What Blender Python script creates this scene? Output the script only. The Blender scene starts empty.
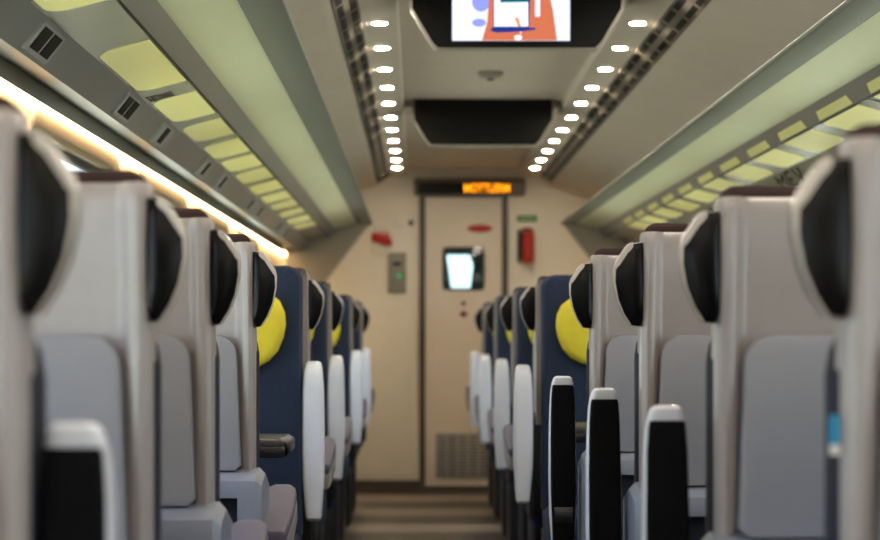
import bpy, bmesh, math, random
from mathutils import Vector, Matrix
random.seed(4)
C = bpy.context.scene.collection
S = bpy.context.scene
PI = math.pi
F = 2080.0                 # focal length in pixels of an 880 wide frame
EYE = 1.10                 # camera height
XC = 0.33                  # carriage centre line (the aisle is off-centre: 1 + 2 seating)
YE = 14.75                 # end wall
YB = -3.0                  # wall behind the camera

# ------------------------------------------------------------------ materials
def lin(c):
    return tuple(((v/255)/12.92 if v/255 <= .04045 else ((v/255+.055)/1.055)**2.4) for v in c)
MATS = {}
def mat(name, rgb, rough=.5, spec=.5, metal=0., noise=.04, scale=30., bump=0., coat=0.):
    m = bpy.data.materials.new(name); m.use_nodes = True
    nt = m.node_tree; b = nt.nodes['Principled BSDF']
    r, g, bl = lin(rgb)
    b.inputs['Roughness'].default_value = rough
    b.inputs['Specular IOR Level'].default_value = spec
    b.inputs['Metallic'].default_value = metal
    b.inputs['Coat Weight'].default_value = coat
    tc = nt.nodes.new('ShaderNodeTexCoord')
    n = nt.nodes.new('ShaderNodeTexNoise'); n.inputs['Scale'].default_value = scale
    n.inputs['Detail'].default_value = 4
    nt.links.new(tc.outputs['Object'], n.inputs['Vector'])
    cr = nt.nodes.new('ShaderNodeValToRGB')
    lo, hi = 1-noise, 1+noise
    cr.color_ramp.elements[0].position = .3; cr.color_ramp.elements[1].position = .7
    cr.color_ramp.elements[0].color = (r*lo, g*lo, bl*lo, 1)
    cr.color_ramp.elements[1].color = (min(1, r*hi), min(1, g*hi), min(1, bl*hi), 1)
    nt.links.new(n.outputs['Fac'], cr.inputs['Fac'])
    nt.links.new(cr.outputs['Color'], b.inputs['Base Color'])
    if bump:
        bp = nt.nodes.new('ShaderNodeBump'); bp.inputs['Strength'].default_value = bump
        bp.inputs['Distance'].default_value = .002
        n2 = nt.nodes.new('ShaderNodeTexNoise'); n2.inputs['Scale'].default_value = scale*10
        nt.links.new(tc.outputs['Object'], n2.inputs['Vector'])
        nt.links.new(n2.outputs['Fac'], bp.inputs['Height'])
        nt.links.new(bp.outputs['Normal'], b.inputs['Normal'])
    MATS[name] = m
    return m
def emit(name, rgb, strength):
    m = bpy.data.materials.new(name); m.use_nodes = True
    nt = m.node_tree; nt.nodes.clear()
    o = nt.nodes.new('ShaderNodeOutputMaterial'); e = nt.nodes.new('ShaderNodeEmission')
    e.inputs['Color'].default_value = (*lin(rgb), 1); e.inputs['Strength'].default_value = strength
    nt.links.new(e.outputs[0], o.inputs['Surface'])
    MATS[name] = m
    return m
def glass(name, tint=(1, 1, 1)):
    m = bpy.data.materials.new(name); m.use_nodes = True
    nt = m.node_tree; nt.nodes.clear()
    o = nt.nodes.new('ShaderNodeOutputMaterial')
    t = nt.nodes.new('ShaderNodeBsdfTransparent'); t.inputs['Color'].default_value = (*tint, 1)
    g = nt.nodes.new('ShaderNodeBsdfGlossy'); g.inputs['Roughness'].default_value = .02
    lw = nt.nodes.new('ShaderNodeLayerWeight'); pw = nt.nodes.new('ShaderNodeMath'); pw.operation = 'POWER'; pw.inputs[1].default_value = 5
    f = nt.nodes.new('ShaderNodeMath'); f.operation = 'MULTIPLY_ADD'; f.inputs[1].default_value = .8; f.inputs[2].default_value = .02
    nt.links.new(lw.outputs['Facing'], pw.inputs[0]); nt.links.new(pw.outputs[0], f.inputs[0])
    mx = nt.nodes.new('ShaderNodeMixShader')
    nt.links.new(f.outputs[0], mx.inputs[0]); nt.links.new(t.outputs[0], mx.inputs[1]); nt.links.new(g.outputs[0], mx.inputs[2])
    nt.links.new(mx.outputs[0], o.inputs['Surface'])
    MATS[name] = m
    return m
mat('shell', (156, 149, 148), .30, .5, noise=.02)
mat('panel', (136, 138, 148), .38, .5, noise=.02)
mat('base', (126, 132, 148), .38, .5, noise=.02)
mat('recess', (40, 46, 58), .5)
mat('cap', (48, 30, 28), .85, .3, noise=.2, scale=120, bump=.4)
mat('ear', (9, 9, 11), .28, .2, noise=.1)
mat('rim', (190, 182, 176), .25, .6, noise=.02)
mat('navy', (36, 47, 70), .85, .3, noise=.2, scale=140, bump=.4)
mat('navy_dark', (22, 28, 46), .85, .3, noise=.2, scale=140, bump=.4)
mat('yellow', (220, 204, 58), .75, .3, noise=.07, scale=18, bump=.3)
mat('arm_white', (218, 222, 233), .30, .5, noise=.02)
mat('arm_pad', (9, 9, 12), .85, .12, noise=.2, scale=120, bump=.3)
mat('arm_pad_grey', (84, 80, 100), .6, .4, noise=.08, scale=120, bump=.3)
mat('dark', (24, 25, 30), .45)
mat('chrome', (190, 190, 195), .2, .5, metal=1.)
mat('table_top', (58, 56, 57), .3)
mat('table_edge', (16, 17, 20), .35)
mat('tag_blue', (30, 140, 190), .7); mat('tag_white', (225, 225, 225), .7)
mat('wall', (186, 170, 150), .45, .4, noise=.02, scale=5)
mat('end_wall', (236, 229, 216), .45, .4, noise=.02, scale=5)
mat('door_leaf', (230, 218, 204), .4, .4, noise=.02, scale=5)
mat('door_frame', (84, 76, 70), .4)
mat('ceiling', (208, 196, 182), .75, .1, noise=.02, scale=5)
mat('ceiling_mid', (166, 160, 148), .4, .5, noise=.02, scale=5)
mat('vent', (100, 93, 83), .9, .05); mat('vent_slot', (12, 9, 7), .9, .1)
mat('rack_panel', (140, 142, 134), .22, .5, noise=.02, scale=5)
mat('rack_reflection', (250, 244, 168), .3, .5, noise=.03, scale=3)  # opaque yellow standing in for reflected windows
mat('rack_matte', (222, 228, 196), .32, .5, noise=.02, scale=5)
mat('rack_grey', (118, 118, 116), .3, .5, noise=.02, scale=5)
mat('rack_lip', (112, 116, 108), .5, .3, noise=.02, scale=5)
mat('gusset', (176, 168, 154), .4)
mat('groove', (14, 14, 12), .6)
mat('module', (158, 158, 156), .4)
mat('module_dark', (6, 6, 7), .6, .15)
mat('window_frame', (158, 138, 118), .35, .5)
mat('screen_black', (6, 6, 7), .4, .2)
mat('bezel_rim', (150, 146, 138), .35)
mat('sign_housing', (110, 102, 94), .45)
mat('red', (176, 34, 26), .4); mat('red_dark', (128, 26, 22), .4); mat('green', (40, 140, 70), .5)
mat('sticker', (232, 226, 216), .5)
mat('grey_panel', (140, 136, 126), .45)
mat('grille', (168, 166, 166), .5); mat('grille_slot', (74, 74, 80), .6)
mat('skirting', (70, 62, 56), .5)
mat('gangway', (22, 23, 24), .8)
mat('mark', (18, 18, 18), .7)
emit('spot', (255, 240, 212), 310.)
emit('strip', (255, 218, 158), 16.)
emit('amber', (255, 150, 20), 2.2)
emit('led_green', (60, 200, 110), .5)
emit('scr_bg', (226, 232, 250), 1.25); emit('scr_lilac', (150, 160, 240), 1.1); emit('scr_skin', (232, 128, 92), .9)
emit('scr_skin_light', (240, 160, 120), 1.0)
emit('scr_white', (250, 248, 246), 1.2); emit('scr_blue', (50, 70, 170), .7); emit('scr_teal', (20, 130, 160), .7)
glass('glass', (.96, .98, .97)); glass('door_glass', (.62, .70, .68))

def floor_mat():
    m = bpy.data.materials.new('carpet_floor'); m.use_nodes = True
    nt = m.node_tree; b = nt.nodes['Principled BSDF']
    b.inputs['Roughness'].default_value = .38
    tc = nt.nodes.new('ShaderNodeTexCoord')
    n = nt.nodes.new('ShaderNodeTexNoise'); n.inputs['Scale'].default_value = 160
    nt.links.new(tc.outputs['Object'], n.inputs['Vector'])
    cr = nt.nodes.new('ShaderNodeValToRGB')
    cr.color_ramp.elements[0].color = (*lin((42, 35, 31)), 1); cr.color_ramp.elements[1].color = (*lin((60, 51, 46)), 1)
    nt.links.new(n.outputs['Fac'], cr.inputs['Fac'])
    # light pooling between seat rows, painted in as cross bands about a metre apart
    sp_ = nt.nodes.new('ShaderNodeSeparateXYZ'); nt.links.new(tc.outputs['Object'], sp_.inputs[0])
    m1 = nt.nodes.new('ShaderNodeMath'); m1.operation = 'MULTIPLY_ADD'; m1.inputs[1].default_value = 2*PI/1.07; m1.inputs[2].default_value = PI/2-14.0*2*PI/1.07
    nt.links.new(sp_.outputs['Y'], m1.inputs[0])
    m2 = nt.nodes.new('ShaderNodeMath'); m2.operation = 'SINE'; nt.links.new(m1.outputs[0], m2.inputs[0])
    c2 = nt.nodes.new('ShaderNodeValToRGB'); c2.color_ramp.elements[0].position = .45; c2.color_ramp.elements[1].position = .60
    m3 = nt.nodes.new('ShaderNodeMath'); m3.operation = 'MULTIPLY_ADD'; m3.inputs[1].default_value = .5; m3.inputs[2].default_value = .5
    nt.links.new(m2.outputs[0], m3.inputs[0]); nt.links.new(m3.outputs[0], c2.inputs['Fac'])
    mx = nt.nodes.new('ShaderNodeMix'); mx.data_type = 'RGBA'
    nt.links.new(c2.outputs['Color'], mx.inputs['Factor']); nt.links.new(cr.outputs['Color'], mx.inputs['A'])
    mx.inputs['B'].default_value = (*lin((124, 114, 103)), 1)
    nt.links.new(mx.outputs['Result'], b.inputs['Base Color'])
    MATS['floor'] = m
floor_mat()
def field_mat():
    m = bpy.data.materials.new('field'); m.use_nodes = True
    nt = m.node_tree; b = nt.nodes['Principled BSDF']
    b.inputs['Roughness'].default_value = .9; b.inputs['Specular IOR Level'].default_value = .1
    tc = nt.nodes.new('ShaderNodeTexCoord')
    n = nt.nodes.new('ShaderNodeTexNoise'); n.inputs['Scale'].default_value = .5; n.inputs['Detail'].default_value = 5
    nt.links.new(tc.outputs['Object'], n.inputs['Vector'])
    cr = nt.nodes.new('ShaderNodeValToRGB')
    cr.color_ramp.elements[0].position = .3; cr.color_ramp.elements[1].position = .7
    cr.color_ramp.elements[0].color = (*lin((196, 193, 170)), 1); cr.color_ramp.elements[1].color = (*lin((210, 207, 184)), 1)
    nt.links.new(n.outputs['Fac'], cr.inputs['Fac']); nt.links.new(cr.outputs['Color'], b.inputs['Base Color'])
    MATS['field'] = m
field_mat()

# ------------------------------------------------------------------ mesh helpers
class MB:
    def __init__(s): s.v = []; s.f = []
    def ring(s, pts):
        i = len(s.v); s.v += [tuple(p) for p in pts]; return list(range(i, i+len(pts)))
    def loft(s, rings, cap=True, close=True):
        R = [s.ring(r) for r in rings]
        n = len(R[0])
        for a, b in zip(R, R[1:]):
            for k in range(n if close else n-1):
                s.f.append((a[k], a[(k+1) % n], b[(k+1) % n], b[k]))
        if cap:
            s.f.append(tuple(reversed(R[0]))); s.f.append(tuple(R[-1]))
        return s
    def box(s, x0, x1, y0, y1, z0, z1):
        return s.loft([[(x0, y0, z0), (x1, y0, z0), (x1, y1, z0), (x0, y1, z0)], [(x0, y0, z1), (x1, y0, z1), (x1, y1, z1), (x0, y1, z1)]])
    def rbox(s, x0, x1, y0, y1, z0, z1, r=.01, n=3, b=None):
        """box with rounded vertical edges in the xz outline, bevelled ends in y"""
        o = rr((x1-x0), (z1-z0), r, n)
        return s.slab([(x+(x0+x1)/2, z+(z0+z1)/2) for x, z in o], y0, y1, r*.5 if b is None else b)
    def slab(s, o, y0, y1, b=.004):
        """outline in xz, extruded along y with bevelled ends"""
        xs = [p[0] for p in o]; zs = [p[1] for p in o]
        cx, cz = (min(xs)+max(xs))/2, (min(zs)+max(zs))/2; w, h = max(xs)-min(xs), max(zs)-min(zs)
        kx, kz = max(.05, (w-2*b)/w), max(.05, (h-2*b)/h)
        ins = [(cx+(x-cx)*kx, cz+(z-cz)*kz) for x, z in o]
        c = .3
        mid = [(x*c+X*(1-c), z*c+Z*(1-c)) for (x, z), (X, Z) in zip(ins, o)]
        R = [[(x, y0, z) for x, z in ins], [(x, y0+b*.3, z) for x, z in mid], [(x, y0+b, z) for x, z in o],
             [(x, y1-b, z) for x, z in o], [(x, y1-b*.3, z) for x, z in mid], [(x, y1, z) for x, z in ins]]
        return s.loft(R)
    def prism_y(s, o, y0, y1):
        return s.loft([[(x, y0, z) for x, z in o], [(x, y1, z) for x, z in o]])
    def cyl(s, c, axis, r, h, n=20):
        pts0, pts1 = [], []
        for k in range(n):
            a = 2*PI*k/n; u, v = r*math.cos(a), r*math.sin(a)
            if axis == 'x': p = (0, u, v); d = (h, 0, 0)
            elif axis == 'y': p = (u, 0, v); d = (0, h, 0)
            else: p = (u, v, 0); d = (0, 0, h)
            pts0.append((c[0]+p[0], c[1]+p[1], c[2]+p[2])); pts1.append((c[0]+p[0]+d[0], c[1]+p[1]+d[1], c[2]+p[2]+d[2]))
        return s.loft([pts0, pts1])
    def mesh(s, name, sharp=35):
        me = bpy.data.meshes.new(name)
        me.from_pydata(s.v, [], s.f)
        bm = bmesh.new(); bm.from_mesh(me)
        bmesh.ops.recalc_face_normals(bm, faces=bm.faces); bm.to_mesh(me); bm.free()
        me.polygons.foreach_set('use_smooth', [True]*len(me.polygons))
        me.set_sharp_from_angle(angle=math.radians(sharp))
        me.update()
        return me
def rr(w, h, r, n=4):
    r = min(r, w/2-1e-4, h/2-1e-4); o = []
    for cx, cz, a0 in ((w/2-r, h/2-r, 0), (-w/2+r, h/2-r, PI/2), (-w/2+r, -h/2+r, PI), (w/2-r, -h/2+r, 1.5*PI)):
        for k in range(n+1):
            a = a0+PI/2*k/n; o.append((cx+r*math.cos(a), cz+r*math.sin(a)))
    return o
def obj(name, mb, m, parent=None, loc=(0, 0, 0), rot=None):
    me = mb if isinstance(mb, bpy.types.Mesh) else mb.mesh(name)
    o = bpy.data.objects.new(name, me); C.objects.link(o)
    if not me.materials: me.materials.append(MATS[m])
    o.location = loc
    if rot: o.rotation_euler = rot
    if parent: o.parent = parent
    return o
def tag(o, label, cat, group=None):
    o['label'] = label; o['category'] = cat
    if group: o['group'] = group
    return o
def thing(name, label, cat, loc=(0, 0, 0), rz=0., group=None):
    o = bpy.data.objects.new(name, None); C.objects.link(o)
    o.location = loc; o.rotation_euler = (0, 0, rz); o.empty_display_size = .1
    return tag(o, label, cat, group)
def struct(name, mb, m, parent=None, loc=(0, 0, 0), rot=None):
    o = obj(name, mb, m, parent, loc, rot)
    if not parent: o['kind'] = 'structure'
    return o
CACHE = {}
def cached(key, fn):
    if key not in CACHE: CACHE[key] = fn()
    return CACHE[key]

# ------------------------------------------------------------------ the setting
WL, WR = XC-1.27, XC+1.27
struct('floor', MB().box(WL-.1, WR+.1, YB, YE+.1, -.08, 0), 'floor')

# ceiling: one profile, (offset from the centre line, height), extruded along the car
prof = [(0, 2.28), (.392, 2.28), (.397, 2.272), (.400, 2.235), (.41, 2.23), (.525, 2.222), (.61, 2.160), (.64, 2.150), (.80, 2.11), (1.0, 2.04), (1.15, 1.97), (1.40, 1.86)]
struct('ceiling', MB().prism_y([(XC-.397, 2.28), (XC+.397, 2.28), (XC+.397, 2.45), (XC-.397, 2.45)], YB, YE+.05), 'ceiling')
for side, nm in ((-1, 'trim_3'), (1, 'trim_4')):
    struct(nm, MB().prism_y([(XC+side*u, z) for u, z in prof[2:]]+[(XC+side*1.40, 2.45), (XC+side*.397, 2.45)], YB, YE+.05), 'ceiling')

# side walls with the window openings
WZ0, WZ1 = .78, 1.62
wins = [(6.5+1.9*k-1.5, 6.5+1.9*k) for k in range(-5, 4)]
def wall(side):
    x0, x1 = (WL-.07, WL) if side < 0 else (WR, WR+.07)
    mb = MB(); mb.box(x0, x1, YB, YE, 0, WZ0); mb.box(x0, x1, YB, YE, WZ1, 2.0)
    y = YB
    for a, b in wins:
        mb.box(x0, x1, y, a, WZ0, WZ1); y = b
    mb.box(x0, x1, y, YE, WZ0, WZ1)
    return mb
struct('wall_left', wall(-1), 'wall'); struct('wall_right', wall(1), 'wall')
wi = 0
for side in (-1, 1):
    for a, b in wins:
        wi += 1
        xw = WL if side < 0 else WR
        cy, cz = (a+b)/2, (WZ0+WZ1)/2
        w, h = b-a, WZ1-WZ0
        inn = rr(w-.03, h-.03, .11, 6); mid = rr(w-.004, h-.004, .11, 6); out = rr(w+.09, h+.08, .15, 6)
        def P(o, d): return [(xw-side*d, cy+y, cz+z) for y, z in o]
        mb = MB()
        rings = [P(inn, -.068), P(inn, -.01), P(mid, .004), P(out, .012), P(out, .0005), P(mid, .0005), P(mid, -.068)]
        mb.loft(rings+[rings[0]], cap=False)
        fr = struct('window_%d' % wi, mb, 'window_frame')
        gk = [[(xw-side*d, cy+y, cz+z) for y, z in o_] for o_, d in ((rr(w-.028, h-.028, .11, 6), -.030), (rr(w-.075, h-.075, .09, 6), -.030), (rr(w-.075, h-.075, .09, 6), -.042), (rr(w-.028, h-.028, .11, 6), -.042))]
        obj('gasket', MB().loft(gk+[gk[0]], cap=False), 'dark', fr)
        g = obj('pane', MB().loft([[(xw+side*.045, cy+y, cz+z) for y, z in rr(w-.032, h-.032, .108, 6)], [(xw+side*.051, cy+y, cz+z) for y, z in rr(w-.032, h-.032, .108, 6)]]), 'glass', fr)

# end wall with the door opening (door right of the aisle, on the carriage centre line)
DX0, DX1, DZ = XC-.285, XC+.285, 2.09
mb = MB()
mb.box(WL-.07, DX0, YE, YE+.06, 0, 2.45); mb.box(DX1, WR+.07, YE, YE+.06, 0, 2.45); mb.box(DX0, DX1, YE, YE+.06, DZ, 2.45)
struct('wall_end', mb, 'end_wall')
struct('wall_back', MB().box(WL-.07, WR+.07, YB-.06, YB, 0, 2.45), 'end_wall')
struct('baseboard_left', MB().box(WL, DX0-.03, YE-.015, YE, 0, .07), 'skirting')
struct('baseboard_right', MB().box(DX1+.03, WR, YE-.015, YE, 0, .07), 'skirting')
# raised lower wall panel with a ledge, left of the door
struct('trim_1', MB().rbox(WL+.35, DX0-.05, YE-.012, YE-.001, .10, 1.22, .03), 'end_wall')

mb = MB()
mb.box(DX0-.03, DX0+.012, YE-.03, YE+.06, 0, DZ+.03); mb.box(DX1-.012, DX1+.03, YE-.03, YE+.06, 0, DZ+.03); mb.box(DX0+.012, DX1-.012, YE-.03, YE+.06, DZ-.012, DZ+.03)
mb.box(DX0+.012, DX1-.012, YE-.02, YE+.06, 0, .03)
door = struct('door_1', mb, 'door_frame')
# leaf as a frame round the small window
wx0, wx1, wz0, wz1 = XC-.145, XC+.145, 1.42, 1.72
mb = MB()
lx0, lx1, lz0, lz1 = DX0+.014, DX1-.014, .032, DZ-.014
mb.box(lx0, wx0, YE, YE+.04, lz0, lz1); mb.box(wx1, lx1, YE, YE+.04, lz0, lz1)
mb.box(wx0, wx1, YE, YE+.04, lz0, wz0); mb.box(wx0, wx1, YE, YE+.04, wz1, lz1)
leaf = obj('door_leaf', mb, 'door_leaf', door)
obj('window_seal', MB().loft([[(XC+x, YE-.004, 1.57+z) for x, z in rr(.30, .31, .05, 5)], [(XC+x, YE-.008, 1.57+z) for x, z in rr(.29, .30, .045, 5)], [(XC+x, YE-.008, 1.57+z) for x, z in rr(.265, .275, .04, 5)], [(XC+x, YE+.03, 1.57+z) for x, z in rr(.265, .275, .04, 5)], [(XC+x, YE+.03, 1.57+z) for x, z in rr(.30, .31, .05, 5)], [(XC+x, YE-.004, 1.57+z) for x, z in rr(.30, .31, .05, 5)]], cap=False), 'dark', leaf)
obj('pane', MB().box(wx0, wx1, YE+.018, YE+.024, wz0, wz1), 'door_glass', leaf)
gr = obj('grille', MB().rbox(XC-.20, XC+.20, YE-.012, YE-.001, .085, .41, .012), 'grille', leaf)
mb = MB()
for k in range(12):
    for j in range(5):
        mb.box(XC-.185+j*.075, XC-.125+j*.075, YE-.0135, YE-.011, .105+k*.0245, .115+k*.0245)
obj('slot', mb, 'grille_slot', gr)
def oval(cx, cz, rx, rz, y0, y1, n=24):
    return MB().loft([[(cx+rx*math.cos(2*PI*k/n), y, cz+rz*math.sin(2*PI*k/n)) for k in range(n)] for y in (y0, y1)])
obj('sticker', oval(XC+.115, 1.855, .09, .028, YE-.004, YE-.0005), 'red', leaf)
obj('sticker', oval(XC+.075, 1.79, .10, .015, YE-.003, YE-.0005), 'sticker', leaf)
for z, r in ((1.325, .018), (1.248, .026)):
    obj('sticker', MB().loft([[(XC+dx, y, z+dz) for dx, dz in ((r*1.3, 0), (0, r), (-r*1.3, 0), (0, -r))] for y in (YE-.004, YE-.0005)]), 'red_dark', leaf)
obj('lock', MB().cyl((XC+.095, YE-.03, 1.70), 'y', .028, .03), 'chrome', leaf)
# dark gangway behind the door pane, open to the sky at its far end
mb = MB()
gy0, gy1 = YE+.30, YE+.80
opening = [(-.11, 1.70), (.06, 1.70), (.09, 1.62), (.065, 1.425), (-.07, 1.425), (-.095, 1.60)]
outer = [(-.5, 2.2), (.5, 2.2), (.5, 1.5), (.5, 0), (-.5, 0), (-.5, 1.5)]
mb.loft([[(XC+x, gy0, z) for x, z in outer], [(XC+x, gy1, z) for x, z in outer], [(XC+x, gy1, z) for x, z in opening], [(XC+x, gy1+.03, z) for x, z in opening], [(XC+x*1.05, gy1+.03, z*1.02) for x, z in outer], [(XC+x*1.05, gy0, z*1.02) for x, z in outer], [(XC+x, gy0, z) for x, z in outer]], cap=False)
struct('trim_2', mb, 'gangway')

# ground outside
struct('ground', MB().box(-90, 90, -80, 160, -1.6, -1.3), 'field')

# ------------------------------------------------------------------ luggage racks
RY1 = 13.82
REFL = {-1: [(3.30, 4.03), (4.60, 5.33), (5.56, 6.10), (6.26, 6.72), (6.88, 7.36), (7.50, 7.95), (8.10, 8.55), (8.75, 9.2), (9.4, 9.8), (10.0, 10.4), (10.6, 11.0), (11.25, 11.7), (11.9, 12.3)],
       1: [(5.2, 5.7), (5.9, 6.42), (6.6, 7.1), (7.28, 7.76), (7.95, 8.46), (8.65, 9.12), (9.32, 9.8), (10.0, 10.45), (10.65, 11.1), (11.3, 11.75), (11.9, 12.4)]}
def rack(side, label):
    t = thing('luggage_rack', label, 'luggage rack', (XC, 0, 0))
    def seg(name, a, b, m, y0=YB+.02, y1=RY1, th=.012, par=t):
        (u0, h0), (u1, h1) = a, b
        d = Vector((u1-u0, h1-h0)).normalized(); n = Vector((-d.y, d.x))
        if n.y < 0: n = -n
        o = [(u0, h0), (u1, h1), (u1+n.x*th, h1+n.y*th), (u0+n.x*th, h0+n.y*th)]
        return obj(name, MB().prism_y([(side*u, EYE+h) for u, h in o], y0, y1), m, par)
    lip = [(.627, .748), (.624, .742), (.626, .736), (.634, .732), (.728, .7405), (.735, .765), (.70, .785), (.672, .775)]
    obj('front_lip', MB().prism_y([(side*u, EYE+h) for u, h in lip], YB+.02, RY1), 'rack_lip', t)
    seg('upper_panel', (.728, .744), (.880, .708), 'rack_matte')
    seg('trim_strip', (.880, .708), (.912, .657), 'rack_grey')
    seg('groove', (.912, .657), (.919, .6545), 'groove', th=.02)
    lp = seg('lower_panel', (.919, .654), (1.050, .620), 'rack_panel')
    A0 = Vector((.919, .654)); DD = Vector((.131, -.034)); 
    for ya, yb in REFL[side]:  # window reflections on the underside, coloured in as thin yellow patches
        L = yb-ya; o = [(0.02, 0), (.02, L)]
        for j in range(7):
            a = PI/2*j/6; o.append((.93-.35+.35*math.sin(a), L-.07+.07*math.cos(a)))
        for j in range(7):
            a = PI/2*j/6; o.append((.93-.35+.35*math.cos(a), .07-.07*math.sin(a)))
        o = [(A0+DD*f, y) for f, y in o]
        g = obj('reflection_patch', MB().loft([[(side*v.x, ya+y, EYE+v.y+e) for v, y in o] for e in (-.002, .004)]), 'rack_reflection', lp)
        g['label'] = 'pale yellow painted window reflection'
        if side > 0:
            B0 = Vector((.880, .708)); BD = Vector((.032, -.051)); q = [B0+BD*.45, B0+BD*.95]
            g = obj('reflection_patch', MB().loft([[(side*q[0].x-side*e, ya+.04, EYE+q[0].y-e*.6), (side*q[1].x-side*e, ya+.02, EYE+q[1].y-e*.6), (side*q[1].x-side*e, yb-.02, EYE+q[1].y-e*.6), (side*q[0].x-side*e, yb-.04, EYE+q[0].y-e*.6)] for e in (.0015, -.003)]), 'rack_reflection', lp)
    ls = seg('light_panel', (1.050, .620), (1.105, .552), 'rack_grey')
    seg('wall_panel', (1.105, .552), (1.224, .598), 'rack_grey')
    seg('strip_lip', (1.218, .598), (1.222, .554), 'rack_grey', th=.005)
    seg('shelf', (.70, .772), (1.265, .78), 'rack_grey', th=.015)
    obj('wall_mount', MB().prism_y([(side*u, EYE+h) for u, h in ((1.222, .602), (1.2695, .602), (1.2695, .80), (1.20, .80), (1.20, .60))], YB+.02, YE-.02), 'rack_grey', t)
    # closing gusset at the far end
    gus = [(.66, .79), (.640, .745), (.905, .40), (1.0, .26), (1.2, .2), (1.2, .79)]
    obj('end_gusset', MB().slab([(side*u, EYE+h) for u, h in gus], RY1, RY1+.05, .004), 'gusset', t)
    # panel joints
    for k in range(-1, 7):
        y = 4.80+1.9*k+.95
        (u0, h0), (u1, h1) = (.921, .653), (1.049, .6198)
        obj('panel_joint', MB().prism_y([(side*u, EYE+h) for u, h in ((u0, h0-.001), (u1, h1-.001), (u1, h1+.004), (u0, h0+.004))], y, y+.006), 'groove', lp)
    # reading light modules on the steep strip
    D = Vector((.055, -.068)).normalized(); N = Vector((-.068, -.055)).normalized()
    def onstrip(a, b, n0, n1, y0, y1):
        p = Vector((1.050, .620))
        q = [p+D*a+N*n0, p+D*b+N*n0, p+D*b+N*n1, p+D*a+N*n1]
        return MB().prism_y([(side*v.x, EYE+v.y) for v in q], y0, y1)
    for y, kind in ((4.16, 2), (5.35, 2), (6.09, 1), (7.3, 1), (7.94, 1), (9.28, 1), (9.84, 1), (11.2, 1), (11.8, 1)):
        if side > 0 and 7 < y < 8.5: continue
        fr = obj('reading_light', onstrip(.010, .078, -.002, .006, y-.12, y+.12), 'module', ls)
        if kind == 2:
            for c in (-.052, .052):
                obj('lens', onstrip(.016, .068, .0055, .0075, y+c-.043, y+c+.043), 'module_dark', fr)
        else:
            obj('lens', onstrip(.016, .068, .0055, .0075, y-.04, y+.04), 'module_dark', fr)
    # small comb grilles on the lower panel
    for y in (5.5,):
        g = MB()
        d = Vector((1.050-.919, .620-.654)); 
        for k in range(8):
            p = Vector((.919, .654))+d*(.44+.52*k/8); q = p+d*.04
            g.prism_y([(side*v.x, EYE+v.y+e) for v, e in ((p, -.0015), (q, -.0015), (q, .004), (p, .004))], y-.05, y+.05)
        obj('air_grille', g, 'groove', lp)
    return t, onstrip, ls
rack(-1, 'long grey luggage rack above the windows on the left, single-seat side')
rt, onstrip, rls = rack(1, 'long grey luggage rack above the windows on the right, double-seat side')
# seat number lettering on the right rack (dark slanted characters)
def glyphs(strokes, y0, scale, side=1):
    mb = MB()
    D = Vector((.055, -.068)).normalized(); N = Vector((-.068, -.055)).normalized(); p0 = Vector((1.050, .620))
    strokes = [(a0, 2.4-l0, a1, 2.4-l1) for a0, l0, a1, l1 in strokes]      # reads from the far end
    for (a0, l0, a1, l1) in strokes:      # a: across 0..1 (top to bottom), l: along
        A = Vector((l0, a0)); B = Vector((l1, a1)); d = (B-A).normalized(); n = Vector((-d.y, d.x))*.07
        o = []
        for q in (A+n, B+n, B-n, A-n):
            v = p0+D*(.012+.062*q.y)+N*.0015
            o.append((side*v.x, y0+q.x*scale, EYE+v.y))
        o2 = [(x-side*.002*.77, y, z+.0013) for x, y, z in o]
        mb.loft([o, o2])
    return mb
st = [(0, 0, 1, 0), (0, 0, .5, .35), (.5, .35, 0, .7), (0, .7, 1, .7),
      (0, 1.0, 1, 1.0), (0, 1.0, 0, 1.5), (.5, 1.0, .5, 1.4), (1, 1.0, 1, 1.5),
      (0, 1.8, 1, 2.1), (1, 2.1, 0, 2.4)]
obj('lettering', glyphs(st, 7.58, .2), 'mark', rls)

# warm light strips where wall and rack meet
for side, lab in ((-1, 'thin warm white light strip under the left luggage rack'), (1, 'thin warm white light strip under the right luggage rack')):
    t = thing('cove_light', lab, 'light strip', (XC+side*1.262, 0, EYE+.568))
    obj('housing', MB().prism_y([(side*e, h) for e, h in ((-.038, .034), (-.036, .0), (.0072, .0), (.0072, .034))], YB+.05, YE-.05), 'rack_grey', t)
    obj('diffuser', MB().prism_y([(side*e, h) for e, h in ((-.034, -.012), (.0045, -.012), (.0045, -.002), (-.034, -.002))], YB+.06, YE-.06), 'strip', t)

# ------------------------------------------------------------------ ceiling fittings
for side, w in ((-1, 'left'), (1, 'right')):
    t = thing('ceiling_vent', 'long slotted air vent running along the %s side of the ceiling' % w, 'air vent', (XC, 0, 0))
    a, b = (.530, 2.219), (.606, 2.164)
    d = Vector((b[0]-a[0], b[1]-a[1])); n = Vector((d.y, -d.x)).normalized()
    if n.y > 0: n = -n
    def quad(f0, f1, e0, e1):
        A = Vector(a)+d*f0; B = Vector(a)+d*f1
        return [(side*v.x, v.y) for v in (A+n*e0, B+n*e0, B+n*e1, A+n*e1)]
    obj('rail', MB().prism_y(quad(0, 1, .001, .006), .5, YE-.3), 'vent', t)
    for f0, f1 in ((.10, .36), (.62, .86)):
        mb = MB(); y = .6
        while y < YE-.5:
            mb.prism_y(quad(f0, f1, .004, .0075), y, y+.22); y += .27
        obj('slot', mb, 'vent_slot', t)
nth = ['nearest', 'second nearest', 'third nearest', 'fourth nearest', 'fifth nearest', 'sixth', 'seventh', 'eighth', 'ninth', 'second farthest', 'farthest']
def disc(r, z0, z1): return MB().cyl((0, 0, z0), 'z', r, z1-z0, 24)
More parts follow.
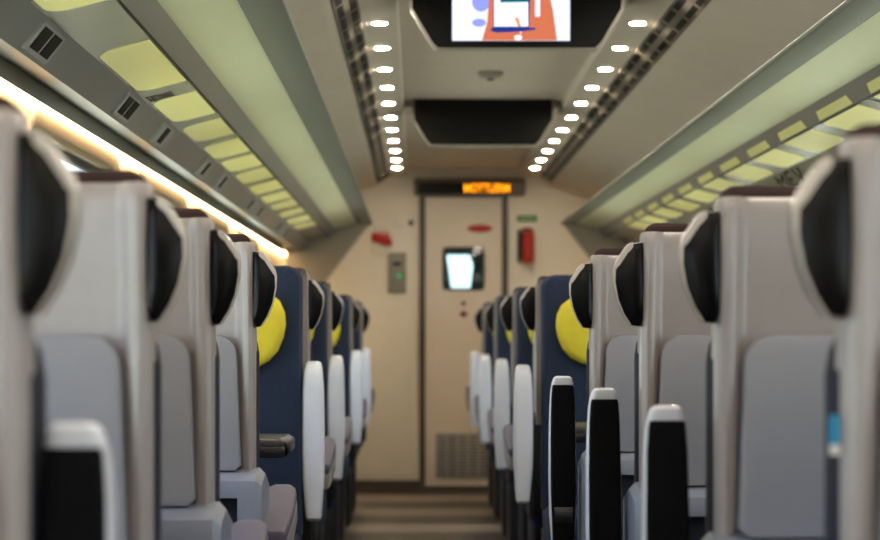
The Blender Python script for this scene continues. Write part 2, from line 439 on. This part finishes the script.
for side, w in ((-1, 'left'), (1, 'right')):
    for k in range(11):
        t = thing('ceiling_spotlight', 'round glowing ceiling spotlight, %s in the %s row' % (nth[k] if k < 5 or k > 8 else nth[k]+' from the camera', w), 'ceiling light',
                  (XC+side*.466, 7.5+.65*k, 2.2262), 0, 'round spotlights in the ceiling strips')
        obj('ring', cached('ring', lambda: disc(.031, -.003, .004).mesh('ring')), 'vent', t)
        obj('lens', cached('lens', lambda: disc(.027, -.0033, -.002).mesh('lens')), 'spot', t)

def monitor(y, label, lit):
    t = thing('ceiling_monitor', label, 'monitor', (XC, y, 2.28), 0, None)
    # hexagonal front: wide top, slanted lower corners
    top = 0; bot = -.229
    hw = .345
    o = [(-hw, top), (-hw, -.10), (-hw+.065, bot+.02), (-hw+.085, bot), (hw-.085, bot), (hw-.065, bot+.02), (hw, -.10), (hw, top)]
    def sc(o, k, dz): return [(x*k, z*k+dz) for x, z in o]
    mb = MB()
    back = [(x*.9, max(z, -.06)) for x, z in o]
    mb.loft([[(x, 0, z) for x, z in o], [(x, .05, z) for x, z in o], [(x, .40, z) for x, z in back]])
    hs = obj('housing', mb, 'screen_black', t)
    # rim round the lower edge
    rim = [o[i] for i in range(8)]
    a = [(x*1.022, z*1.035 if z < -.01 else z) for x, z in rim]
    mb = MB(); mb.loft([[(x, .004, z) for x, z in rim], [(x, .004, z) for x, z in a], [(x, .05, z) for x, z in a], [(x, .05, z) for x, z in rim]], cap=False, close=False)
    obj('rim', mb, 'bezel_rim', t)
    return t, hs
m1, hs1 = monitor(6.88, 'ceiling monitor showing a hand with a phone, nearer of the two screens', True)
m2, hs2 = monitor(10.40, 'blank black ceiling monitor, farther of the two screens', False)
# the lit picture: local x and z, face at y = 0
def flat(o, y, name, m, par): return obj(name, MB().loft([[(x, y, z) for x, z in o], [(x, y-.0008, z) for x, z in o]]), m, par)
SX0, SX1, SZ0, SZ1 = -.214, .176, -.207, -.003
def sp(px, py):       # pixel of the picture -> local position (px 452..570, py 40 bottom)
    return (SX0+(px-452)/118*(SX1-SX0), SZ0+(40-py)/118*(SX1-SX0))
scr = flat([(SX0, SZ0), (SX1, SZ0), (SX1, SZ1), (SX0, SZ1)], -.001, 'screen', 'scr_bg', m1)
def blob(cx, cy, rx, ry, n=20): return [sp(cx+rx*math.cos(2*PI*k/n), cy+ry*math.sin(2*PI*k/n)) for k in range(n)]
flat(blob(481, 1, 9, 10), -.002, 'lilac_shape', 'scr_lilac', scr)
flat(blob(479, 22, 7, 4), -.002, 'lilac_shape', 'scr_lilac', scr)
flat([sp(*p) for p in ((482, 39.7), (487, 22), (489, -3), (500, -3), (520, 26), (520, 39.7))], -.003, 'hand', 'scr_skin', scr)
flat([sp(*p) for p in ((518, 39.7), (526, 20), (529, -3), (550, -3), (553, 10), (557, 39.7))], -.003, 'hand', 'scr_skin', scr)
flat([sp(*p) for p in ((535, 16), (535, -3), (540, -3), (540, 16))], -.004, 'finger_line', 'scr_bg', scr)
flat([sp(*p) for p in ((490, 30), (492, 27), (535, 27), (536, 29), (520, 31), (496, 32))], -.0045, 'phone', 'scr_blue', scr)
flat([sp(*p) for p in ((493, 27.5), (493, -3), (530, -3), (529, 27.5))], -.005, 'phone', 'scr_blue', scr)
flat([sp(*p) for p in ((494, 26), (494, -3), (528, -3), (528, 26))], -.006, 'phone_screen', 'scr_white', scr)
flat([sp(*p) for p in ((500, 2), (500, -3), (528, -3), (528, 1.5))], -.007, 'phone_bar', 'scr_teal', scr)
flat([sp(*p) for p in ((514, 17), (518, 17), (521, 26), (518, 26))], -.007, 'fingertip', 'scr_skin_light', scr)
flat(blob(518, 37, 4, 2.7), -.004, 'cuff', 'scr_white', scr)

t = thing('smoke_detector', 'small round grey smoke detector on the ceiling between the screens', 'smoke detector', (XC, 9.33, 2.28))
obj('body', MB().loft([[(r*math.cos(2*PI*k/24), r*math.sin(2*PI*k/24), z) for k in range(24)] for r, z in ((.058, 0), (.058, -.014), (.045, -.026), (.02, -.032))]), 'bezel_rim', t)
obj('sensor', MB().cyl((0, 0, -.038), 'z', .016, .008), 'dark', t)

# ------------------------------------------------------------------ end wall fittings
def wx(px): return (px-417)*YE/F
def wz(py): return EYE+(335-py)*YE/F
t = thing('display_sign', 'black passenger information display with amber text above the door', 'display', (XC, YE-.06, 2.085))
x0, x1 = wx(418)-XC, wx(511)-XC
obj('housing', MB().rbox(x0-.03, x1+.10, .0, .062, .0, .125, .02), 'sign_housing', t)
face = obj('display_face', MB().rbox(x0, x1, -.006, .002, .012, .092, .006), 'screen_black', t)
cu = bpy.data.curves.new('amber_text', 'FONT'); cu.body = 'MOTTLERM'; cu.size = .095; cu.extrude = .001; cu.align_x = 'LEFT'; cu.space_character = 1.0; cu.offset = .0022
tx = bpy.data.objects.new('amber_text_curve', cu); C.objects.link(tx)
bpy.context.view_layer.update()
me = bpy.data.meshes.new_from_object(tx.evaluated_get(bpy.context.evaluated_depsgraph_get()))
bpy.data.objects.remove(tx)
xs = [v.co.x for v in me.vertices]; ys = [v.co.y for v in me.vertices]
TW = wx(511)-wx(464)-.012
for v in me.vertices:
    x = (v.co.x-min(xs))/(max(xs)-min(xs))*TW; z = (v.co.y-min(ys))/(max(ys)-min(ys))*.062
    v.co = Vector((wx(464)-XC+x, -.0065-v.co.z, .021+z))
me.materials.clear()
obj('amber_text', me, 'amber', face)

t = thing('fire_extinguisher', 'red fire extinguisher in a wall bracket right of the door', 'fire extinguisher', (wx(526), YE+.002, wz(246)))
pts = [(.0, -.125), (.036, -.122), (.042, -.11), (.042, .06), (.036, .085), (.018, .098), (.016, .115), (0, .115)]
obj('cylinder', MB().loft([[(r*math.cos(2*PI*k/20)+.012, -.055+r*math.sin(2*PI*k/20), z) for k in range(20)] for r, z in pts[1:-1]]), 'red', t)
obj('handle', MB().rbox(-.03, .04, -.075, -.035, .105, .128, .008), 'red_dark', t)
obj('bracket', MB().rbox(-.065, .06, -.012, -.0005, -.12, .12, .015), 'grey_panel', t)
obj('hose', MB().cyl((-.044, -.05, -.10), 'z', .012, .2, 10), 'dark', t)
t = thing('sign', 'small green safety sign above the fire extinguisher', 'sign', (wx(527), YE+.002, wz(218.5)))
obj('plate', MB().rbox(-.07, .07, -.004, 0, -.022, .022, .004), 'green', t)
obj('lettering', MB().box(-.05, .05, -.005, -.0038, -.004, .004), 'sticker', t)
t = thing('emergency_handle', 'red emergency handle with white labels on the wall left of the door', 'emergency handle', (wx(381), YE+.002, wz(240)))
obj('cover', MB().rbox(-.07, .06, -.025, -.0005, -.10, .045, .015), 'end_wall', t)
obj('pull_bar', MB().slab([(-.065, .05), (.055, .05), (.085, -.03), (.05, -.04), (-.065, -.012)], -.06, -.02, .006), 'red', t)
obj('label_plate', MB().rbox(-.07, .045, -.006, -.0005, .065, .125, .006), 'sticker', t)
t = thing('notice', 'small white notice beside the red emergency handle', 'notice', (wx(399), YE+.002, wz(222)))
obj('plate', MB().rbox(-.04, .04, -.005, 0, -.045, .045, .006), 'sticker', t)
t = thing('wall_knob', 'small dark knob on the wall left of the door frame', 'knob', (wx(411), YE+.002, wz(223)))
obj('disc', MB().cyl((0, -.02, 0), 'y', .02, .02), 'door_frame', t)
t = thing('control_panel', 'tall grey control panel with a green light left of the door', 'control panel', (wx(397), YE+.002, wz(273)))
obj('panel', MB().rbox(-.065, .065, -.02, 0, -.145, .145, .008), 'grey_panel', t)
obj('green_light', MB().cyl((.018, -.024, -.02), 'y', .018, .005), 'led_green', t)
obj('card_slot', MB().rbox(-.03, .03, -.023, -.019, .05, .08, .004), 'dark', t)

# ------------------------------------------------------------------ seats (local: shell rear at y=0, sitter looks to +y)
HW = .25
def shell_mesh(kx=1., b=False):
    half = [(1.0, .060), (1.0, .022), (.982, .006), (.95, 0), (.91, .002), (.885, .009), (.86, .020), (.82, .025), (0, .026)]
    ring = [(-x, y) for x, y in half[::-1]][0:]
    pts = [(-x, y) for x, y in half] + [(x, y) for x, y in half[::-1][1:]]
    hw = HW*kx
    R = []
    for z, k, dy in ((.80, 1, 0), (1.08, 1, 0), (1.18, .995, 0), (1.268, .99, 0), (1.284, .985, .004), (1.292, .975, .014)):
        lean = -(z-.80)*.03
        R.append([(x*hw*k, y+lean+dy, z) for x, y in pts])
    mb = MB(); mb.loft(R)
    return mb.mesh('shell', 40)
def panel_mesh():
    # tray panel with round top corners, leaning out a little towards the bottom
    mb = MB(); w, z0, z1 = .221, .822, 1.100
    def o(k, ins):
        r = .042; pts = []
        ww, zt, zb = w-ins, z1-ins, z0+ins
        for j in range(7):
            a = PI/2*j/6; pts.append((ww-.008-r+r*math.cos(a), zt-r+r*math.sin(a)))
        for j in range(7):
            a = PI/2+PI/2*j/6; pts.append((-ww+.008+r+r*math.cos(a), zt-r+r*math.sin(a)))
        pts += [(-ww, zb+.01), (-ww+.01, zb), (ww-.01, zb), (ww, zb+.01)]
        return pts
    def yy(z): return -.006-(z1-z)*.10
    mb.loft([[(x, .012, z) for x, z in o(1, 0)], [(x, yy(z)+.004, z) for x, z in o(1, 0)], [(x, yy(z)+.001, z) for x, z in o(1, .0015)], [(x, yy(z), z) for x, z in o(1, .004)]])
    return mb.mesh('tray_panel', 30)
def cap_mesh():
    mb = MB(); R = []
    for y, t, w in ((.036, 1.282, .205), (.044, 1.302, .222), (.062, 1.311, .234), (.10, 1.311, .234), (.125, 1.30, .228), (.138, 1.26, .215), (.142, 1.10, .215)):
        z0 = 1.27 if y < .07 else 1.09
        n = 8; r = min(.02, (t-z0)/2.2)
        R.append([(x, y, z+(t+z0)/2) for x, z in rr(2*w, t-z0, r, 4)])
    mb.loft(R); return mb.mesh('head_cushion', 40)
def ear_mesh(s):
    # rear outline of the side wing, e = outward from the shell edge
    o = [(-.004, 1.272), (.012, 1.270), (.020, 1.262), (.039, 1.234), (.043, 1.222), (.0425, 1.198), (.036, 1.165), (.025, 1.138), (.012, 1.118), (.002, 1.116), (-.004, 1.13), (-.006, 1.20)]
    mb = MB()
    cx, cz = .014, 1.20; ex = .006 if s < 0 else 0
    o = [(e+(ex if e > .005 else 0), z) for e, z in o]
    def P(k, y, dx=0): return [(s*(HW+cx+(e-cx)*k+dx), y, cz+(z-cz)*k) for e, z in o]
    mb.loft([P(.25, -.011), P(.6, -.0095), P(.975, -.004), P(.99, -.003), P(1, .001), P(1, .03), P(.95, .055, -.002), P(.80, .07, -.005)])
    me = mb.mesh('side_wing', 30)
    return me
def rim_mesh(s):
    o = [(.008, 1.2705), (.0125, 1.2705), (.0205, 1.2625), (.0395, 1.2345), (.0435, 1.222), (.043, 1.198), (.0365, 1.165), (.0255, 1.138), (.0125, 1.118)]
    mb = MB(); k = len(o)
    th = [.004, .008, .009, .008, .003, .0015, .001, .001, .001]
    outer = []; inner = []
    for i, (e, z) in enumerate(o):
        a = Vector(o[max(0, i-1)]); b = Vector(o[min(k-1, i+1)]); d = (b-a).normalized(); n = Vector((-d.y, d.x))
        if n.dot(Vector((e-.0, z-1.18))) < 0: n = -n
        outer.append((e+n.x*.0012, z+n.y*.0012)); inner.append((e-n.x*th[i], z-n.y*th[i]))
    ex = .006 if s < 0 else 0
    def P(l, y): return [(s*(HW+e+ex), y, z) for e, z in l]
    dep = [.03, .03, .03, .025, .008, .004, .004, .004, .004]
    def Q(l): return [(s*(HW+e+ex), q, z) for (e, z), q in zip(l, dep)]
    mb.loft([P(inner, -.006), P(outer, -.005), Q(outer), Q(inner), P(inner, -.006)], cap=False, close=False)
    return mb.mesh('wing_rim', 30)
def back_mesh():          # cushion of the seats that face away: shows as a dark strip beside the shell
    mb = MB(); R = []
    w = HW+.001
    o = [(-w, .52), (w, .52), (w, 1.06), (w-.004, 1.085), (w-.016, 1.108), (-w+.016, 1.108), (-w+.004, 1.085), (-w, 1.06)]
    mb.slab(o, .022, .115, .012); return mb.mesh('back_cushion', 40)
def front_mesh():         # cushion of the seats that face the camera
    mb = MB(); w = HW
    o = [(-w, .52), (w, .52), (w, 1.255)]
    for j in range(1, 7):
        a = PI/2*j/6; o.append((w-.045+.045*math.cos(a), 1.255+.045*math.sin(a)))
    for j in range(0, 6):
        a = PI/2+PI/2*j/6; o.append((-w+.045+.045*math.cos(a), 1.255+.045*math.sin(a)))
    o.append((-w, 1.255))
    mb.slab(o, .022, .15, .02); return mb.mesh('back_cushion', 40)
def pad_mesh():           # yellow headrest pad
    mb = MB(); w, z0, z1, r = .210, .990, 1.215, .108
    half = [(.075, .996), (.125, 1.006), (.160, 1.025), (.186, 1.055), (.202, 1.095), (.208, 1.13), (.205, 1.165), (.190, 1.198), (.165, 1.218), (.12, 1.228)]
    o = half+[(-x, z) for x, z in half[::-1]]
    mb.slab(o, .145, .195, .022); return mb.mesh('headrest_pad', 50)
def seatcush_mesh():
    mb = MB(); mb.rbox(-HW, HW, .13, .60, .40, .54, .035); return mb.mesh('seat_cushion', 40)
def base_mesh(cx=0.):
    # wide plinth under the shell with a ledge and a dark recess at the rear
    w = HW+.020
    mb = MB()
    top = .826
    prof = [(-.085, .46), (-.10, .50), (-.10, .785), (-.094, .806), (-.08, .812), (.02, top), (.14, top-.03), (.14, .46)]
    def cols(xa, xb): mb.loft([[(xa, y, z) for y, z in prof], [(xb, y, z) for y, z in prof]])
    # side columns
    for s in (-1, 1):
        xa = s*.222; xb = s*(w-.012); xe = s*w
        rings = [[(xa, y, z) for y, z in prof], [(xb, y, z) for y, z in prof], [(xe, .02+(y-.02)*.9, .46+(z-.46)*.965) for y, z in prof]]
        mb.loft(rings)
    # header over the recess
    hp = [(-.10, .772), (-.10, .785), (-.094, .806), (-.08, .812), (.02, top), (.14, top-.03), (.14, .772)]
    mb.loft([[(-.222, y, z) for y, z in hp], [(.222, y, z) for y, z in hp]])
    mb.box(-.222, .222, -.10, .14, .46, .52)
    return mb.mesh('base', 30)
def recess_mesh():
    return MB().box(-.2215, .2215, -.05, .13,   .521, .771).mesh('recess')
def latch_mesh():
    return MB().rbox(-.05, .13, -.106, -.095, .787, .808, .005).mesh('latch')
def foot_mesh():
    mb = MB(); mb.rbox(-.20, .20, .02, .42, .0, .46, .03); return mb.mesh('pedestal', 40)
def arm_mesh():
    mb = MB(); R = []
    for y, w, z0, z1 in ((-.125, .036, -.03, .0), (-.115, .046, -.042, .012), (0, .062, -.05, .016), (.08, .065, -.05, .016), (.18, .064, -.047, .016), (.26, .060, -.042, .016), (.30, .055, -.036, .02), (.318, .050, -.028, .03), (.330, .044, -.014, .032), (.335, .034, .0, .026)):
        R.append([(x, y, z+(z0+z1)/2) for x, z in rr(w, z1-z0, .012, 4)])
    mb.loft(R); return mb.mesh('armrest', 40)
def armpad_mesh():
    mb = MB(); R = []
    for y, w, z0, z1 in ((-.095, .040, .008, .018), (-.088, .050, .008, .028), (.06, .060, .008, .030), (.18, .060, .008, .030), (.27, .057, .008, .030), (.305, .052, .008, .032), (.313, .049, .008, .030)):
        R.append([(x, y, z+(z0+z1)/2) for x, z in rr(w, z1-z0, .008, 3)])
    mb.loft(R); return mb.mesh('pad', 40)
def armlow_mesh():
    mb = MB(); R = []
    for y, w, z0, z1 in ((-.085, .050, -.045, -.02), (-.078, .060, -.05, .008), (0, .070, -.05, .012), (.10, .076, -.048, .012), (.22, .076, -.044, .012), (.28, .066, -.038, .012), (.315, .048, -.028, .010), (.332, .024, -.016, .006)):
        R.append([(x, y, z+(z0+z1)/2) for x, z in rr(w, z1-z0, .012, 4)])
    mb.loft(R); return mb.mesh('armrest', 40)
def padlow_mesh():
    mb = MB(); R = []
    for y, w, z0, z1 in ((-.082, .056, .0, .020), (-.076, .062, .0, .028), (0, .070, .0, .030), (.10, .075, .0, .030), (.22, .074, .0, .030), (.275, .064, .0, .028), (.308, .046, .0, .024), (.324, .022, .0, .016)):
        R.append([(x, y, z+(z0+z1)/2) for x, z in rr(w, z1-z0, .009, 3)])
    mb.loft(R); return mb.mesh('pad', 40)
def hinge_mesh():
    return MB().cyl((-.022, 0, 0), 'x', .035, .044, 18).mesh('hinge')
def knob_mesh():
    return MB().cyl((-.024, 0, 0), 'x', .014, .048, 14).mesh('hinge_cap')
K = {k: f for k, f in dict(shell=shell_mesh, tray_panel=panel_mesh, head_cushion=cap_mesh, back_cushion=back_mesh, front_cushion=front_mesh, headrest_pad=pad_mesh, seat_cushion=seatcush_mesh, base=base_mesh, recess=recess_mesh, latch=latch_mesh, pedestal=foot_mesh, armrest=arm_mesh, pad=armpad_mesh, armlow=armlow_mesh, padlow=padlow_mesh, hinge=hinge_mesh, hinge_cap=knob_mesh).items()}
def part(key, m, par, loc=(0, 0, 0), name=None, rot=None, ck=None):
    me = cached(ck or key+m, lambda: K[key]())
    return obj(name or key, me, m, par, loc, rot)

def one_seat(t, x, facing, arms, far=False):
    """arms: list of (side, outward offset, 'up'/'down')"""
    L = (x, 0, 0)
    if facing == 'away':
        part('shell', 'shell', t, L)
        pn = part('tray_panel', 'panel', t, L); 
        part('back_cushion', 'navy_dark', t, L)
        part('head_cushion', 'cap', t, L)
        for s in (-1, 1):
            e = obj('side_wing', cached('ear%d' % s, lambda: ear_mesh(s)), 'ear', t, L)
            obj('wing_rim', cached('rim%d' % s, lambda: rim_mesh(s)), 'rim', e)
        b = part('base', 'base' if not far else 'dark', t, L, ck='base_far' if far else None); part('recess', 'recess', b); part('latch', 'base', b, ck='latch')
        part('seat_cushion', 'navy', t, L)
    else:
        obj('shell', cached('shellb', lambda: shell_mesh(1.06)), 'shell', t, L)
        part('front_cushion', 'navy', t, L, name='back_cushion')
        part('headrest_pad', 'yellow', t, L)
        b = part('base', 'dark', t, L, ck='base_dark'); b.scale = (.88, 1, 1)
        part('seat_cushion', 'navy', t, L)
    part('pedestal', 'dark', t, L)
    for side, off, st in arms:
        rot = (math.radians(86 if st == 'up' else 11), 0, 0)
        up = st == 'up'
        a = part('armrest' if up else 'armlow', 'arm_white' if up else 'shell', t, (x+side*(HW+off), .055 if facing == 'away' else .075, (.688 if len(arms) > 1 else .665) if up else .685), name='armrest', rot=rot)
        part('pad' if up else 'padlow', 'arm_pad' if up else 'arm_pad_grey', a, name='pad')
        if up:
            h = part('hinge', 'dark', a); part('hinge_cap', 'chrome', h)

XL = -.333-HW
XR1 = .415+HW; XR2 = XR1+.535
def left_seat(y, facing, arm, label, group):
    t = thing('train_seat', label, 'seat', (XL, y, 0), 0 if facing == 'away' else PI, group)
    s = 1 if facing == 'away' else -1
    one_seat(t, 0, facing, [(s, .033, arm), (-s, .033, 'down')], y > 5)
    return t
def right_seat(y, facing, arm, label, group):
    xc = (XR1+XR2)/2; h = (XR2-XR1)/2
    t = thing('twin_train_seat', label, 'seat', (xc, y, 0), 0 if facing == 'away' else PI, group)
    s = -1 if facing == 'away' else 1       # local side of the aisle
    one_seat(t, s*h, facing, [(s, .062, arm)], y > 5)
    one_seat(t, -s*h, facing, [(-s, .033, 'down')], y > 5)
    return t
GA = 'grey shelled seats facing away from the camera'; GF = 'navy seats facing the camera'; GB = 'far seats seen past the yellow headrests'
left_seat(1.76, 'away', 'up', 'nearest grey single seat at the left edge of the photo, black armrest raised behind it', GA)
left_seat(2.60, 'away', 'down', 'second grey single seat from the left edge, wide light tray panel, armrest not raised', GA)
left_seat(3.40, 'away', 'down', 'third grey single seat from the left edge, lowered armrest in lower left', GA)
left_seat(4.28, 'away', 'down', 'fourth grey single seat on the left, directly before the yellow headrest', GA)
right_seat(2.01, 'away', 'down', 'nearest grey double seat at the right edge with a small blue tag', GA)
right_seat(2.88, 'away', 'up', 'second grey double seat from the right edge with broad tray panel, raised black armrest', GA)
right_seat(3.86, 'away', 'up', 'third grey double seat from the right edge, raised black armrest with white tip', GA)
right_seat(4.98, 'away', 'up', 'fourth grey double seat on the right, directly before the large yellow headrest', GA)
for y, a, n in ((6.12, 'up', 'first navy single seat facing us on the left, large yellow headrest, white armrest raised'),
                (7.80, 'up', 'second navy single seat facing us on the left with smaller yellow headrest sliver'),
                (10.35, 'up', 'third navy single seat facing us on the left, far down the aisle'),
                (12.30, 'up', 'farthest navy single seat facing us on the left, near the end wall')):
    left_seat(y, 'front', a, n, GF)
for y, a, n in ((7.02, 'up', 'first navy double seat facing us on the right, large yellow headrest'),
                (8.75, 'up', 'second navy double seat facing us on the right with smaller yellow headrest sliver'),
                (10.85, 'up', 'third navy double seat facing us on the right, far down the aisle'),
                (12.80, 'up', 'farthest navy double seat facing us on the right, near the door')):
    right_seat(y, 'front', a, n, GF)
for y, n in ((6.46, 'dark winged single seat backing onto the first navy seat on the left'),
             (8.16, 'dark winged single seat backing onto the second navy seat on the left'),
             (10.72, 'dark winged single seat backing onto the third navy seat on the left'),
             (12.70, 'last dark winged single seat at the far left end of the car')):
    left_seat(y, 'away', 'down', n, GB)
for y, n in ((7.38, 'dark winged double seat backing onto the first navy seat on the right'),
             (9.12, 'dark winged double seat backing onto the second navy seat on the right'),
             (11.22, 'dark winged double seat backing onto the third navy seat on the right'),
             (13.18, 'last dark winged double seat at the far right end, beside the door')):
    right_seat(y, 'away', 'down', n, GB)
# small blue tag on the nearest right seat
r1 = [o for o in bpy.data.objects if o.get('label', '').startswith('nearest grey double')][0]
tg = obj('fabric_tag', MB().box(-.2675-HW-.012, -.2675-HW-.0025, .0165, .0225, .993, 1.022), 'tag_blue', r1)
obj('tag_hem', MB().box(-.2675-HW-.012, -.2675-HW-.0025, .0165, .0225, .983, .993), 'tag_white', tg)
tg['label'] = 'small blue fabric tag'

# ------------------------------------------------------------------ tables between the facing seats
def table(side, y, xa, label):
    """xa: aisle end of the top; the wall carries the other end"""
    xw = WL if side < 0 else WR
    t = thing('folding_table', label, 'table', (xw, y, 0), 0, 'tables between facing seats')
    L = abs(xa-xw); s = -side
    def xx(a, b): return sorted((s*a, s*b))
    a, b = xx(.002, L)
    obj('tabletop', MB().rbox(a, b, -.16, .16, .818, .838, .008), 'table_top', t)
    obj('edge_band', MB().rbox(a+(0 if s > 0 else -.004), b+(.004 if s > 0 else 0), -.164, .164, .792, .822, .010), 'table_edge', t)
    a, b = xx(L-.02, L+.012)
    obj('end_cap', MB().rbox(a, b, -.15, .15, .794, .834, .012), 'ear', t)
    a, b = xx(.05, .12)
    obj('leg', MB().rbox(a, b, -.05, .05, 0, .793, .02), 'dark', t)
table(-1, 5.36, -.335, 'black edged table with grey top between the facing seats on the left')
table(1, 6.10, .435, 'black edged table between the facing seats on the right, mostly hidden by armrests')

# ------------------------------------------------------------------ light, sky, camera
w = bpy.data.worlds.new('sky'); S.world = w; w.use_nodes = True
nt = w.node_tree; bg = nt.nodes['Background']
tc = nt.nodes.new('ShaderNodeTexCoord'); sep = nt.nodes.new('ShaderNodeSeparateXYZ')
cr = nt.nodes.new('ShaderNodeValToRGB')
cr.color_ramp.elements[0].position = 0; cr.color_ramp.elements[0].color = (.74, .87, 1., 1)
cr.color_ramp.elements[1].position = .7; cr.color_ramp.elements[1].color = (.42, .64, 1., 1)
nt.links.new(tc.outputs['Generated'], sep.inputs[0]); nt.links.new(sep.outputs['Z'], cr.inputs['Fac'])
nt.links.new(cr.outputs['Color'], bg.inputs['Color']); bg.inputs['Strength'].default_value = 3.7
try: w.cycles.sampling_method = 'MANUAL'; w.cycles.sample_map_resolution = 256
except Exception: pass
cam = bpy.data.cameras.new('camera'); co = bpy.data.objects.new('camera', cam); C.objects.link(co)
co.location = (0, 0, EYE); co.rotation_euler = (PI/2, 0, 0)
cam.sensor_width = 36; cam.lens = F*36/880
cam.shift_x = 23/880; cam.shift_y = 65/880
cam.clip_start = .05; cam.clip_end = 400
cam.dof.use_dof = True; cam.dof.focus_distance = 4.6
cam.dof.aperture_fstop = cam.lens/18.0
S.camera = co
sun = bpy.data.lights.new('sun', 'SUN'); sun.energy = 18; sun.angle = math.radians(1); sun.color = (1, .95, .86)
so = bpy.data.objects.new('sun', sun); C.objects.link(so); so.location = (0, -20, 20)
so.rotation_euler = (math.radians(38), 0, math.radians(4))     # high, almost along the track: lights the ground on both sides
# the rows of ceiling spotlights go on above and behind the camera: their lamps only
for side in (-1, 1):
    for k in range(1, 15):
        l = bpy.data.lights.new('ceiling_lamp', 'AREA'); l.shape = 'DISK'; l.size = .06; l.energy = 2.4; l.color = (1, .88, .72)
        o = bpy.data.objects.new('ceiling_lamp', l); C.objects.link(o); o.location = (XC+side*.466, 7.5-.65*k, 2.215)
S.view_settings.view_transform = 'Standard'; S.view_settings.look = 'None'
S.view_settings.gamma = 1; S.view_settings.use_curve_mapping = False
S.view_settings.exposure = 0.08
S.cycles.use_denoising = True
S.cycles.max_bounces = 8; S.cycles.diffuse_bounces = 5; S.cycles.glossy_bounces = 4; S.cycles.transparent_max_bounces = 16
S.cycles.sample_clamp_indirect = 8
